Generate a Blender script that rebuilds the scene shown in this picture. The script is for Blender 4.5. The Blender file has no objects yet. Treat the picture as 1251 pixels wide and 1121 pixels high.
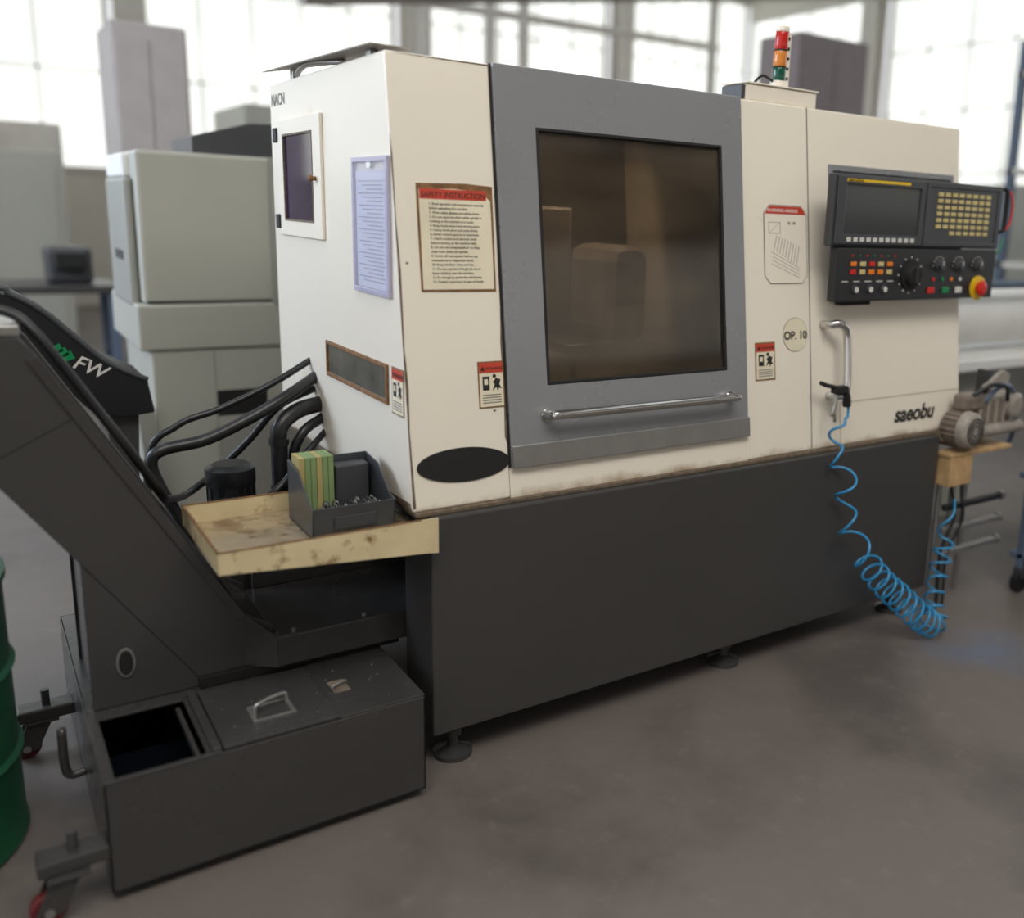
import bpy, bmesh, math, random
from mathutils import Vector, Matrix
random.seed(4)
sc=bpy.context.scene
try:
    sc.view_settings.view_transform='Standard'
except Exception: pass
# ------------------------------------------------------------ materials
def S(r,g,b):
    f=lambda c:(c/255/12.92) if c/255<=.04045 else ((c/255+.055)/1.055)**2.4
    return (f(r),f(g),f(b),1)
def mat(name,col,rough=.5,metal=0,var=0.0,scale=8,dirt=None,dirt_amt=0.0,dirt_scale=3,bump=0.0,bscale=60,coat=0,emis=0,alpha=None,rvar=0.0,spec=None):
    m=bpy.data.materials.new(name);m.use_nodes=True;nt=m.node_tree;N=nt.nodes;L=nt.links
    b=N['Principled BSDF']
    b.inputs['Roughness'].default_value=rough;b.inputs['Metallic'].default_value=metal
    if coat: b.inputs['Coat Weight'].default_value=coat;b.inputs['Coat Roughness'].default_value=.15
    if spec is not None: b.inputs['Specular IOR Level'].default_value=spec
    tc=N.new('ShaderNodeTexCoord')
    n=N.new('ShaderNodeTexNoise');n.inputs['Scale'].default_value=scale;n.inputs['Detail'].default_value=5
    L.new(tc.outputs['Object'],n.inputs['Vector'])
    r=N.new('ShaderNodeValToRGB')
    v=var if var else .03
    r.color_ramp.elements[0].position=.3;r.color_ramp.elements[1].position=.7
    r.color_ramp.elements[0].color=tuple(c*(1-v) for c in col[:3])+(1,)
    r.color_ramp.elements[1].color=tuple(min(1,c*(1+v)) for c in col[:3])+(1,)
    L.new(n.outputs['Fac'],r.inputs['Fac'])
    out=r.outputs['Color']
    if dirt is not None:
        n2=N.new('ShaderNodeTexNoise');n2.inputs['Scale'].default_value=dirt_scale;n2.inputs['Detail'].default_value=8;n2.inputs['Roughness'].default_value=.6
        L.new(tc.outputs['Object'],n2.inputs['Vector'])
        r2=N.new('ShaderNodeValToRGB');r2.color_ramp.elements[0].position=.66-dirt_amt;r2.color_ramp.elements[1].position=.80-dirt_amt
        L.new(n2.outputs['Fac'],r2.inputs['Fac'])
        mx=N.new('ShaderNodeMix');mx.data_type='RGBA'
        L.new(r2.outputs['Color'],mx.inputs[0]);L.new(out,mx.inputs[6]);mx.inputs[7].default_value=dirt
        out=mx.outputs[2]
    L.new(out,b.inputs['Base Color'])
    if rvar:
        mr=N.new('ShaderNodeMapRange');mr.inputs['To Min'].default_value=max(0,rough-rvar);mr.inputs['To Max'].default_value=rough+rvar
        n4=N.new('ShaderNodeTexNoise');n4.inputs['Scale'].default_value=4;n4.inputs['Detail'].default_value=6
        L.new(tc.outputs['Object'],n4.inputs['Vector']);L.new(n4.outputs['Fac'],mr.inputs['Value']);L.new(mr.outputs[0],b.inputs['Roughness'])
    if bump:
        n3=N.new('ShaderNodeTexNoise');n3.inputs['Scale'].default_value=bscale;n3.inputs['Detail'].default_value=4
        L.new(tc.outputs['Object'],n3.inputs['Vector'])
        bp=N.new('ShaderNodeBump');bp.inputs['Strength'].default_value=bump;bp.inputs['Distance'].default_value=.01
        L.new(n3.outputs['Fac'],bp.inputs['Height']);L.new(bp.outputs[0],b.inputs['Normal'])
    if emis:
        L.new(out,b.inputs['Emission Color']);b.inputs['Emission Strength'].default_value=emis
    if alpha is not None: b.inputs['Alpha'].default_value=alpha
    return m
def body_paint():
    """cream enamel, brown grime along the lower edge, faint handling stains"""
    m=mat('cream_enamel',S(231,222,206),.34,var=.025,scale=1.6,dirt=S(206,190,160),dirt_amt=-.01,dirt_scale=5,coat=.2)
    nt=m.node_tree;N=nt.nodes;L=nt.links;b=N['Principled BSDF']
    src=b.inputs['Base Color'].links[0].from_socket
    g=N.new('ShaderNodeNewGeometry');sp=N.new('ShaderNodeSeparateXYZ');L.new(g.outputs['Position'],sp.inputs[0])
    n=N.new('ShaderNodeTexNoise');n.inputs['Scale'].default_value=7;n.inputs['Detail'].default_value=10;n.inputs['Roughness'].default_value=.65;L.new(g.outputs['Position'],n.inputs['Vector'])
    a=N.new('ShaderNodeMapRange');a.inputs['From Min'].default_value=.765;a.inputs['From Max'].default_value=.698;L.new(sp.outputs['Z'],a.inputs['Value'])
    ml=N.new('ShaderNodeMath');ml.operation='MULTIPLY';L.new(a.outputs[0],ml.inputs[0]);L.new(n.outputs['Fac'],ml.inputs[1])
    r=N.new('ShaderNodeValToRGB');r.color_ramp.elements[0].position=.32;r.color_ramp.elements[1].position=.66;L.new(ml.outputs[0],r.inputs['Fac'])
    mx=N.new('ShaderNodeMix');mx.data_type='RGBA';L.new(r.outputs['Color'],mx.inputs[0]);L.new(src,mx.inputs[6]);mx.inputs[7].default_value=S(136,110,76)
    L.new(mx.outputs[2],b.inputs['Base Color'])
    return m
M={}
M['cream']=body_paint()
M['cream2']=mat('cream_panel',S(231,222,206),.38,var=.02,scale=3)
M['dark']=mat('charcoal_enamel',S(62,60,59),.36,var=.05,scale=1.6,dirt=S(92,86,80),dirt_amt=-.06,dirt_scale=40,rvar=.08,bump=.02,bscale=120)
M['dark2']=mat('charcoal_oily',S(60,58,57),.26,var=.07,scale=4,dirt=S(104,96,84),dirt_amt=-.05,dirt_scale=34,rvar=.12,bump=.03,bscale=50)
M['black']=mat('black_rubber',S(26,26,28),.38,var=.1)
M['gap']=mat('shadow_gap',S(20,18,17),.7)  # near-black colour shared by gaps, holes, gaskets and black fittings
M['void']=mat('tank_inside',S(10,14,20),.18)
M['grey']=mat('grey_door_paint',S(140,141,143),.28,metal=.25,var=.04,scale=1.5,rvar=.05)
M['steel']=mat('brushed_steel',S(165,163,160),.32,metal=.75,var=.06,scale=20)
M['chrome']=mat('stainless_tube',S(205,203,200),.18,metal=1)
M['rust']=mat('rust_brown',S(120,84,48),.7,var=.35,scale=40)
M['edge']=mat('chipped_edge',S(104,90,74),.7,var=.4,scale=50)
M['seam']=mat('seam_shadow_tan',S(176,164,144),.6)  # plain tan colour of the access panel seams
M['traymat']=mat('stained_cream_tray',S(208,190,150),.36,var=.10,scale=12,dirt=S(120,86,50),dirt_amt=.09,dirt_scale=16,rvar=.1)
M['trayin']=mat('oily_tray_floor',S(168,150,122),.10,metal=.25,var=.18,scale=16,dirt=S(104,78,52),dirt_amt=.14,dirt_scale=11,rvar=.08,bump=.25,bscale=22,coat=.8)
M['paper']=mat('aged_label_paper',S(222,212,186),.5,var=.05,scale=12)
M['white']=mat('white_label',S(228,227,224),.5)
M['red']=mat('label_red',S(186,62,42),.5,var=.08)
M['ink']=mat('label_ink',S(30,26,24),.6)
M['inkg']=mat('label_ink_grey',S(120,116,110),.6)
M['plast']=mat('panel_dark_grey',S(62,63,66),.4,var=.05)
M['plast2']=mat('panel_black',S(36,36,38),.4)
M['screen']=mat('crt_glass',S(60,63,64),.12)
M['key']=mat('key_beige',S(200,182,124),.5)
M['keyw']=mat('key_white',S(205,203,196),.5)
M['yellow']=mat('yellow_plastic',S(220,180,30),.4)
M['redp']=mat('red_plastic',S(190,34,26),.3,emis=.05)
M['amber']=mat('amber_plastic',S(214,116,30),.3,emis=.08)
M['green']=mat('green_plastic',S(20,120,70),.3,emis=.05)
M['redl']=mat('red_lamp',S(176,34,26),.15,emis=.05)
M['ambl']=mat('amber_lamp',S(196,120,50),.15,emis=.05)
M['grnl']=mat('green_lamp',S(20,76,58),.15)
M['blueh']=mat('blue_polyurethane',S(40,136,186),.25,coat=.4)
M['glassL']=mat('purple_tinted_glass',S(40,24,56),.05,var=.5,scale=6,dirt=S(112,58,140),dirt_amt=.08,dirt_scale=2.5)
M['slotg']=mat('slot_glass',S(92,88,78),.25,var=.3,scale=10)
M['holder']=mat('clear_acrylic',S(206,206,226),.08,alpha=.22)
M['holder_rim']=mat('violet_acrylic_edge',S(196,192,216),.12,alpha=.7)
M['sheet']=mat('printed_sheet',S(208,208,220),.6)
M['mach']=mat('greige_machine_paint',S(170,169,158),.45,var=.04,scale=2)
M['mach2']=mat('greige_machine_paint_dark',S(146,145,137),.5,var=.05,scale=2)
M['drum']=mat('green_drum_paint',S(22,74,48),.45,var=.15)
M['cartb']=mat('blue_cart_paint',S(84,98,118),.5,var=.1)
M['wood']=mat('wood_block',S(186,152,108),.6,var=.2,scale=20)
M['motor']=mat('motor_greasy_brown',S(118,106,94),.45,var=.3,scale=24)
M['motor2']=mat('motor_fan_cover',S(150,142,132),.40,var=.2,scale=30)
M['wheel']=mat('dark_red_caster_wheel',S(96,30,32),.4)
M['foam1']=mat('foam_green',S(120,140,92),.8,var=.1)
M['foam2']=mat('foam_yellow',S(164,150,96),.8,var=.1)
M['binm']=mat('bin_grey_plastic',S(66,68,71),.32,var=.15,scale=10)
M['beam']=mat('painted_steel_pale',S(206,202,194),.55,var=.06)
M['mull']=mat('window_bar_grey',S(200,200,194),.55)
M['mauve']=mat('cabinet_mauve_grey',S(176,168,164),.6,var=.05)
M['dmauve']=mat('cabinet_dark_mauve',S(128,118,120),.6,var=.05)
M['wallm']=mat('wall_plaster',S(200,196,186),.8,var=.08,scale=.6)
M['wallf']=mat('wall_cladding_brown',S(104,94,84),.8,var=.1,scale=.6)
M['sky']=mat('translucent_roof_sheet',S(232,238,240),.5,emis=1.2)
M['win']=mat('frosted_daylight_pane',S(236,238,234),.5,emis=1.1,var=.12,scale=.8)
M['winf']=mat('dusty_daylight_pane',S(206,200,188),.5,emis=.7,var=.25,scale=.7)  # glow of the unseen band mirrored by the door glass
M['ceil']=mat('ceiling_sheet',S(110,106,100),.8)
def tint_glass():
    m=bpy.data.materials.new('smoked_window');m.use_nodes=True;nt=m.node_tree;N=nt.nodes;L=nt.links;N.clear()
    o=N.new('ShaderNodeOutputMaterial');t=N.new('ShaderNodeBsdfTransparent');t.inputs[0].default_value=(.50,.44,.37,1)
    g=N.new('ShaderNodeBsdfGlossy');g.inputs['Roughness'].default_value=.07
    d=N.new('ShaderNodeBsdfDiffuse')
    tc=N.new('ShaderNodeTexCoord');n=N.new('ShaderNodeTexNoise');n.inputs['Scale'].default_value=2.5;n.inputs['Detail'].default_value=6
    mp=N.new('ShaderNodeMapping');mp.inputs['Scale'].default_value=(1,1,2.2);L.new(tc.outputs['Object'],mp.inputs[0]);L.new(mp.outputs[0],n.inputs['Vector'])
    r=N.new('ShaderNodeValToRGB');r.color_ramp.elements[0].position=.35;r.color_ramp.elements[1].position=.72
    r.color_ramp.elements[0].color=S(56,49,42);r.color_ramp.elements[1].color=S(106,94,78);L.new(n.outputs['Fac'],r.inputs[0]);L.new(r.outputs[0],d.inputs[0])
    m1=N.new('ShaderNodeMixShader');m1.inputs[0].default_value=.42;L.new(t.outputs[0],m1.inputs[1]);L.new(d.outputs[0],m1.inputs[2])
    f=N.new('ShaderNodeFresnel');f.inputs['IOR'].default_value=1.65
    m2=N.new('ShaderNodeMixShader');L.new(f.outputs[0],m2.inputs[0]);L.new(m1.outputs[0],m2.inputs[1]);L.new(g.outputs[0],m2.inputs[2]);L.new(m2.outputs[0],o.inputs[0])
    return m
M['glass']=tint_glass()
def floor_mat():
    m=mat('worn_concrete',S(106,98,93),.46,var=.10,scale=.8,dirt=S(88,81,77),dirt_amt=.14,dirt_scale=1.1,bump=.04,bscale=30,rvar=.12)
    nt=m.node_tree;N=nt.nodes;L=nt.links;b=N['Principled BSDF'];src=b.inputs['Base Color'].links[0].from_socket
    g=N.new('ShaderNodeNewGeometry')
    n=N.new('ShaderNodeTexNoise');n.inputs['Scale'].default_value=5;n.inputs['Detail'].default_value=8;L.new(g.outputs['Position'],n.inputs['Vector'])
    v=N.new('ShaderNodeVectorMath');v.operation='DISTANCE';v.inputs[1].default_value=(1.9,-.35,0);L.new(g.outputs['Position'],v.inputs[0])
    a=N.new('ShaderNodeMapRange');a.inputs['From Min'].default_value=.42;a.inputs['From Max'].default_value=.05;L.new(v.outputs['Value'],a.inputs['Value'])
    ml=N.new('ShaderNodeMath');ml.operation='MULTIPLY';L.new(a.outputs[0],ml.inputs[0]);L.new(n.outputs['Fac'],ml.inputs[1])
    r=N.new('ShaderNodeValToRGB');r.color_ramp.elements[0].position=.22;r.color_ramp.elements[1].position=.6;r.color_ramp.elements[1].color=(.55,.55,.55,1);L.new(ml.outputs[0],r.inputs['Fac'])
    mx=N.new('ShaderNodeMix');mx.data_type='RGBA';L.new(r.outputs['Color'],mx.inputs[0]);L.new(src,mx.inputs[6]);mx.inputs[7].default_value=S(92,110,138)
    n5=N.new('ShaderNodeTexNoise');n5.inputs['Scale'].default_value=14;n5.inputs['Detail'].default_value=10;n5.inputs['Roughness'].default_value=.7;L.new(g.outputs['Position'],n5.inputs['Vector'])
    r5=N.new('ShaderNodeValToRGB');r5.color_ramp.elements[0].position=.56;r5.color_ramp.elements[1].position=.78;r5.color_ramp.elements[1].color=(.5,.5,.5,1);L.new(n5.outputs['Fac'],r5.inputs[0])
    mx2=N.new('ShaderNodeMix');mx2.data_type='RGBA';L.new(r5.outputs['Color'],mx2.inputs[0]);L.new(mx.outputs[2],mx2.inputs[6]);mx2.inputs[7].default_value=S(136,128,122)
    L.new(mx2.outputs[2],b.inputs['Base Color'])
    return m
M['floor']=floor_mat()
# ------------------------------------------------------------ geometry helpers
def root(name,loc=(0,0,0)):
    e=bpy.data.objects.new(name,None);sc.collection.objects.link(e);e.empty_display_size=.1;return e
def mesh(name,vs,fs,m,parent=None,bevel=0,smooth=False,seg=2):
    me=bpy.data.meshes.new(name);bm=bmesh.new()
    bv=[bm.verts.new(v) for v in vs]
    for f in fs:
        try:bm.faces.new([bv[i] for i in f])
        except ValueError:pass
    bmesh.ops.recalc_face_normals(bm,faces=bm.faces)
    bm.to_mesh(me);bm.free()
    if smooth:
        for p in me.polygons:p.use_smooth=True
    me.materials.append(M[m] if isinstance(m,str) else m)
    o=bpy.data.objects.new(name,me);sc.collection.objects.link(o)
    if parent:o.parent=parent
    if bevel:
        b=o.modifiers.new('bevel','BEVEL');b.width=bevel;b.segments=seg;b.limit_method='ANGLE';b.angle_limit=math.radians(35)
    return o
K=.1273
nF=Vector((0,-1,K)).normalized()
def mF(x,z,w=0): return Vector((x,.0323+K*(z-.7),z))+nF*w
XL=-.034
def mL(y,z,w=0): return Vector((XL-w,y,z))
def mY(y0): return lambda x,z,w=0: Vector((x,y0-w,z))
def mX(x0): return lambda y,z,w=0: Vector((x0-w,y,z))
def mZ(z0): return lambda x,y,w=0: Vector((x,y,z0+w))
def prism(name,mp,pts,w0,w1,m,parent=None,bevel=0,smooth=False):
    n=len(pts);vs=[mp(a,b,w0) for a,b in pts]+[mp(a,b,w1) for a,b in pts]
    fs=[list(range(n)),list(range(2*n-1,n-1,-1))]+[[i,(i+1)%n,n+(i+1)%n,n+i] for i in range(n)]
    return mesh(name,vs,fs,m,parent,bevel,smooth)
def slab(name,mp,a0,a1,b0,b1,w0,w1,m,parent=None,bevel=0):
    return prism(name,mp,[(a0,b0),(a1,b0),(a1,b1),(a0,b1)],w0,w1,m,parent,bevel)
def box(name,x0,x1,y0,y1,z0,z1,m,parent=None,bevel=.004):
    return slab(name,mZ(0),x0,x1,y0,y1,z0,z1,m,parent,bevel)
def ring(name,mp,o,i,w0,w1,m,parent=None,bevel=0):
    O=[(o[0],o[2]),(o[1],o[2]),(o[1],o[3]),(o[0],o[3])];I=[(i[0],i[2]),(i[1],i[2]),(i[1],i[3]),(i[0],i[3])]
    vs=[mp(a,b,w0) for a,b in O+I]+[mp(a,b,w1) for a,b in O+I];fs=[]
    for k in range(4):
        j=(k+1)%4
        fs+= [[k,j,4+j,4+k],[8+k,8+j,12+j,12+k],[k,j,8+j,8+k],[4+k,4+j,12+j,12+k]]
    return mesh(name,vs,fs,m,parent,bevel)
def disc(name,mp,ca,cb,ra,rb,w0,w1,m,parent=None,bevel=0,n=40,rot=0):
    pts=[]
    for i in range(n):
        t=2*math.pi*i/n;a=ra*math.cos(t);b=rb*math.sin(t)
        pts.append((ca+a*math.cos(rot)-b*math.sin(rot),cb+a*math.sin(rot)+b*math.cos(rot)))
    return prism(name,mp,pts,w0,w1,m,parent,bevel)
def cyl(name,p0,p1,r0,m,parent=None,r1=None,n=28,bevel=0):
    p0=Vector(p0);p1=Vector(p1);r1=r0 if r1 is None else r1
    d=(p1-p0).normalized();u=d.orthogonal().normalized();v=d.cross(u)
    vs=[p0+(u*math.cos(2*math.pi*i/n)+v*math.sin(2*math.pi*i/n))*r0 for i in range(n)]+[p1+(u*math.cos(2*math.pi*i/n)+v*math.sin(2*math.pi*i/n))*r1 for i in range(n)]
    fs=[list(range(n)),list(range(2*n-1,n-1,-1))]+[[i,(i+1)%n,n+(i+1)%n,n+i] for i in range(n)]
    o=mesh(name,vs,fs,m,parent,bevel)
    for p in o.data.polygons:
        if len(p.vertices)==4:p.use_smooth=True
    e=o.modifiers.new('es','EDGE_SPLIT');e.split_angle=math.radians(61)
    return o
def lathe(name,prof,base,axis,m,parent=None,n=32):
    d=Vector(axis).normalized();u=d.orthogonal().normalized();v=d.cross(u);base=Vector(base)
    vs=[];fs=[]
    for r,h in prof:
        for i in range(n):
            t=2*math.pi*i/n;vs.append(base+d*h+(u*math.cos(t)+v*math.sin(t))*r)
    for k in range(len(prof)-1):
        for i in range(n):
            j=(i+1)%n;fs.append([k*n+i,k*n+j,(k+1)*n+j,(k+1)*n+i])
    fs.append(list(range(n)));fs.append([(len(prof)-1)*n+i for i in range(n)])
    o=mesh(name,vs,fs,m,parent)
    for p in o.data.polygons:
        if len(p.vertices)==4:p.use_smooth=True
    e=o.modifiers.new('es','EDGE_SPLIT');e.split_angle=math.radians(40)
    return o
def catmull(P,k=10):
    P=[Vector(p) for p in P];Q=[2*P[0]-P[1]]+P+[2*P[-1]-P[-2]];out=[]
    for i in range(1,len(Q)-2):
        a,b,c,d=Q[i-1:i+3]
        for j in range(k):
            t=j/k;out.append(.5*((2*b)+(c-a)*t+(2*a-5*b+4*c-d)*t*t+(3*b-a-3*c+d)*t**3))
    out.append(P[-1]);return out
def tube(name,pts,r,m,parent=None,smoothk=10,n=12):
    P=catmull(pts,smoothk) if smoothk else [Vector(p) for p in pts]
    vs=[];fs=[];u=None
    for i,p in enumerate(P):
        d=(P[min(i+1,len(P)-1)]-P[max(i-1,0)]).normalized()
        if u is None:u=d.orthogonal().normalized()
        u=(u-d*u.dot(d)).normalized();v=d.cross(u)
        for j in range(n):
            t=2*math.pi*j/n;vs.append(p+(u*math.cos(t)+v*math.sin(t))*r)
    for i in range(len(P)-1):
        for j in range(n):
            k=(j+1)%n;fs.append([i*n+j,i*n+k,(i+1)*n+k,(i+1)*n+j])
    fs.append(list(range(n)));fs.append([(len(P)-1)*n+i for i in range(n)])
    return mesh(name,vs,fs,m,parent,0,True)
def text(name,body,loc,size,m,parent,face='F',align='LEFT',ext=.0004,spacing=1,shear=0,bold=0,sx=1):
    cu=bpy.data.curves.new(name,'FONT');cu.body=body;cu.size=size;cu.extrude=ext;cu.align_x=align;cu.space_line=spacing;cu.shear=shear;cu.offset=bold
    o=bpy.data.objects.new(name+'_c',cu);sc.collection.objects.link(o)
    bpy.context.view_layer.update()
    me=bpy.data.meshes.new_from_object(o.evaluated_get(bpy.context.evaluated_depsgraph_get()))
    bpy.data.objects.remove(o)
    me.materials.clear();me.materials.append(M[m])
    q=bpy.data.objects.new(name,me);sc.collection.objects.link(q);q.location=loc;q.scale=(sx,1,1)
    if face=='F':q.rotation_euler=(math.pi/2-math.atan(K),0,0)
    elif face=='L':q.rotation_euler=(math.pi/2,0,-math.pi/2)
    elif face=='Y':q.rotation_euler=(math.pi/2,0,0)
    q.parent=parent
    return q
# ------------------------------------------------------------ CNC lathe
lathe_r=root('cnc_lathe')
H=1.786;XR=2.127;YB=1.16
yF=lambda z:.0323+K*(z-.7)
def block(n,x0,x1,z0,z1,m='cream',bev=.005,wf=0,yb=YB):
    return prism(n,mX(0),[(yF(z0)+wf,z0),(yF(z1)+wf,z1),(yb,z1),(yb,z0)],-x0,-x1,m,lathe_r,bev)
block('enclosure_left',XL,.2335,.70,H)
block('enclosure_right',1.062,XR,.70,H)
block('enclosure_lintel',.2335,1.062,1.70,H-.002,'cream',0,.012)
block('enclosure_sill',.2335,1.062,.70,.93,'cream',0,.0)
block('enclosure_interior_back',.2335,1.062,.93,1.70,'dark',0,.62)
cyl('spindle_chuck',(.25,.42,1.22),(.40,.42,1.22),.13,'steel',lathe_r,bevel=.006)
cyl('chuck_jaws',(.40,.42,1.22),(.45,.42,1.22),.06,'chrome',lathe_r,bevel=.006)
box('tool_turret',.72,.86,.30,.60,1.04,1.34,'motor2',lathe_r,.05)
box('turret_slide',.56,1.05,.30,.70,.935,1.05,'steel',lathe_r,.01)
box('slide_way_cover',.25,.60,.30,.70,.935,1.02,'motor2',lathe_r,.01)
box('telescopic_cover',.50,.72,.55,.66,1.05,1.45,'steel',lathe_r,.01)
# sliding door
ring('door_frame',mF,(.2375,1.0585,.779,H+.003),(.356,.973,.988,1.638),-.03,.010,'grey',lathe_r,.004)
ring('window_gasket',mF,(.352,.977,.984,1.642),(.361,.968,.993,1.633),-.010,.0115,'gap',lathe_r,.002)
slab('door_window_glass',mF,.357,.972,.989,1.637,-.004,0.002,'glass',lathe_r)
slab('door_bottom_rail',mF,.2375,1.0585,.776,.836,.010,.018,'steel',lathe_r,.003)
slab('door_gap_line',mF,.2315,.237,.779,H,.0,.0035,'gap',lathe_r)
slab('door_gap_line_right',mF,1.0588,1.062,.779,H,-.01,.0015,'gap',lathe_r)
tube('door_handle_bar',[mF(.345,.908,.014),mF(.352,.908,.045),mF(.372,.908,.055),mF(.66,.906,.056),mF(.955,.904,.055),mF(.975,.904,.045),mF(.982,.904,.014)],.0125,'chrome',lathe_r,8,16)
for i,x in enumerate((.345,.982)): disc('handle_flange_%d'%(i+1),mF,x,.906,.017,.017,.010,.016,'chrome',lathe_r,.002)
# panel seams
slab('panel_seam_vertical',mF,1.341,1.3435,.705,H,0,.0012,'gap',lathe_r)
slab('access_panel_seam',mF,1.48,XR-.002,.842,.845,0,.0012,'seam',lathe_r)
slab('access_panel_seam_v',mF,1.478,1.4805,.705,.845,0,.0012,'seam',lathe_r)
# chipped edges
prism('worn_corner_strip',mF,[(XL+.0005,.71),(XL+.008,.71),(XL+.004,.9),(XL+.008,1.0),(XL+.004,1.1),(XL+.007,1.28),(XL+.003,1.4),(XL+.004,1.55),(XL+.0005,1.6)],0,.0012,'edge',lathe_r)
prism('worn_top_edge',mF,[(XL+.02,H-.003),(.23,H-.003),(.23,H-.006),(.1,H-.005)],0,.0012,'edge',lathe_r)
prism('worn_door_edge',mF,[(.2315,.84),(.225,.86),(.228,.95),(.226,1.1),(.2315,1.2)],0,.001,'edge',lathe_r)
prism('worn_side_bottom_edge',mL,[(.04,.703),(1.1,.703),(1.0,.711),(.8,.706),(.6,.713),(.45,.707),(.2,.715),(.05,.72)],0,.001,'edge',lathe_r)
for i,(x,z,s) in enumerate(((-.01,1.30,.004),(.215,1.33,.005),(.22,1.28,.003),(.20,.93,.004),(1.05,.80,.005))): disc('paint_chip_%d'%i,mF,x,z,s,s*.7,0,.0114 if x>1 else .001,'edge',lathe_r,n=7)
slab('bottom_flange',mZ(.689),XL+.004,XR-.02,yF(.7)-.012,YB-.02,0,.011,'edge',lathe_r,.002)
# left wall window hatch
ring('hatch_frame',mL,(.640,1.064,1.329,1.674),(.713,1.0,1.377,1.627),-.001,.010,'cream2',lathe_r,.004)
ring('hatch_gasket',mL,(.710,1.003,1.374,1.630),(.716,.997,1.380,1.624),0,.011,'edge',lathe_r)
slab('hatch_glass',mL,.713,1.0,1.377,1.627,0,.005,'glassL',lathe_r)
for i,z in enumerate((1.63,1.37)): slab('hatch_hinge_%d'%(i+1),mL,1.050,1.090,z-.022,z+.022,.0,.016,'gap',lathe_r,.004)
lathe('hatch_knob',[(.006,0),(.006,.008),(.009,.010),(.009,.017),(.006,.02)],mL(.684,1.498,.010),(-1,0,0),'rust',lathe_r,20)
# coolant sight slot
slab('sight_slot_glass',mL,.195,.645,.955,1.034,-.0,.002,'slotg',lathe_r)
ring('sight_slot_frame',mL,(.178,.660,.943,1.046),(.192,.648,.954,1.035),0,.006,'rust',lathe_r,.002)
text('corner_marking','NACN',mL(1.14,1.72,.001),.05,'inkg',lathe_r,'L')
disc('oval_badge',mF,.108,.803,.126,.043,0,.003,'gap',lathe_r,n=56,rot=-.03)
text('maker_logo','saeobu',mF(1.752,.752,.002),.078,'ink',lathe_r,'F',shear=.35,bold=.002,sx=.98)
# base
box('base_plinth_front',0,1.979,0,.18,.10,.689,'dark',lathe_r,.006)
box('base_plinth_rear',.16,1.979,.18,1.10,.10,.689,'dark',lathe_r,.006)
box('base_left_return',.004,.03,.18,.9,.55,.688,'dark',lathe_r,.004)
for i,(x,y) in enumerate(((.08,.06),(1.05,.08),(1.88,.08),(.25,1.0),(1.88,1.0))):
    lathe('levelling_foot_%d'%(i+1),[(.052,0),(.052,.012),(.030,.022),(.016,.030),(.016,.060),(.026,.060),(.026,.078),(.014,.080),(.014,.105)],(x,y,.0),(0,0,1),'dark2',lathe_r,24)
# top items
box('top_junction_box',1.10,1.40,.185,.29,H,H+.050,'cream2',lathe_r,.006)
box('top_junction_lid',1.095,1.405,.18,.295,H+.050,H+.055,'cream2',lathe_r,.002)
box('junction_box_end',1.085,1.10,.19,.285,H+.004,H+.046,'plast',lathe_r,.003)
mesh('top_cover_plate',[(-.05,.22,1.806),(.04,.19,1.800),(.04,.62,1.812),(-.02,1.10,1.828),(-.06,1.14,1.822),(-.05,.22,1.803),(.04,.19,1.797),(.04,.62,1.809),(-.02,1.10,1.825),(-.06,1.14,1.819)],
 [[0,1,2,3,4],[9,8,7,6,5],[0,1,6,5],[1,2,7,6],[2,3,8,7],[3,4,9,8],[4,0,5,9]],'motor2',lathe_r)
for i,(x,y) in enumerate(((-.02,.30),(-.02,.95))): box('cover_bracket_%d'%(i+1),x,x+.02,y,y+.03,H-.002,1.818 if i else 1.802,'steel',lathe_r,.001)
tube('cover_conduit',[(.0,.55,1.80),(-.03,.75,1.812),(-.02,.9,1.80),(.02,1.0,1.79)],.008,'steel',lathe_r,6)
# recess behind control panel
ring('panel_recess_frame',mF,(1.435,2.088,1.18,1.618),(1.455,2.07,1.2,1.598),0,.006,'grey',lathe_r,.002)
slab('panel_recess_back',mF,1.45,2.075,1.195,1.603,0,.002,'plast',lathe_r)
prism('pendant_arm',mX(0),[(.06,1.168),(.06,1.20),(.16,1.23),(.16,1.168)],-1.46,-1.60,'gap',lathe_r,.004)
tube('enclosure_door_handle',[mF(1.40,1.105,.0),mF(1.402,1.105,.04),mF(1.425,1.105,.055),mF(1.455,1.085,.055),mF(1.460,1.03,.055),mF(1.456,.93,.055),mF(1.448,.885,.055),mF(1.43,.872,.045),mF(1.42,.872,.0)],.0135,'chrome',lathe_r,8,16)
# coolant hoses (part of the machine's plumbing)
h=lathe_r
tube('supply_hose',[(-.02,.80,.92),(-.14,.72,.875),(-.257,.7,.82),(-.367,.7,.775),(-.47,.7,.76),(-.505,.7,.73),(-.49,.7,.66),(-.44,.68,.54),(-.43,.67,.42),(-.43,.67,.28)],.017,'black',h)
tube('return_hose',[(-.03,.80,.88),(-.15,.76,.84),(-.236,.77,.745),(-.327,.78,.66),(-.42,.72,.62),(-.49,.56,.66),(-.535,.36,.735),(-.60,.27,.862),(-.66,.27,.968),(-.72,.27,1.075),(-.76,.28,1.14),(-.80,.30,1.182),(-.88,.32,1.20),(-1.0,.35,1.22),(-1.1,.4,1.19)],.0105,'black',h)
tube('elbow_pipe',[(-.02,.76,.84),(-.11,.72,.83),(-.165,.70,.79),(-.17,.70,.72),(-.17,.70,.55),(-.17,.70,.28)],.024,'black',h)
tube('thin_hose',[(-.03,.74,.80),(-.10,.7,.77),(-.13,.7,.70),(-.11,.7,.6),(-.11,.7,.28)],.015,'black',h)
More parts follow.
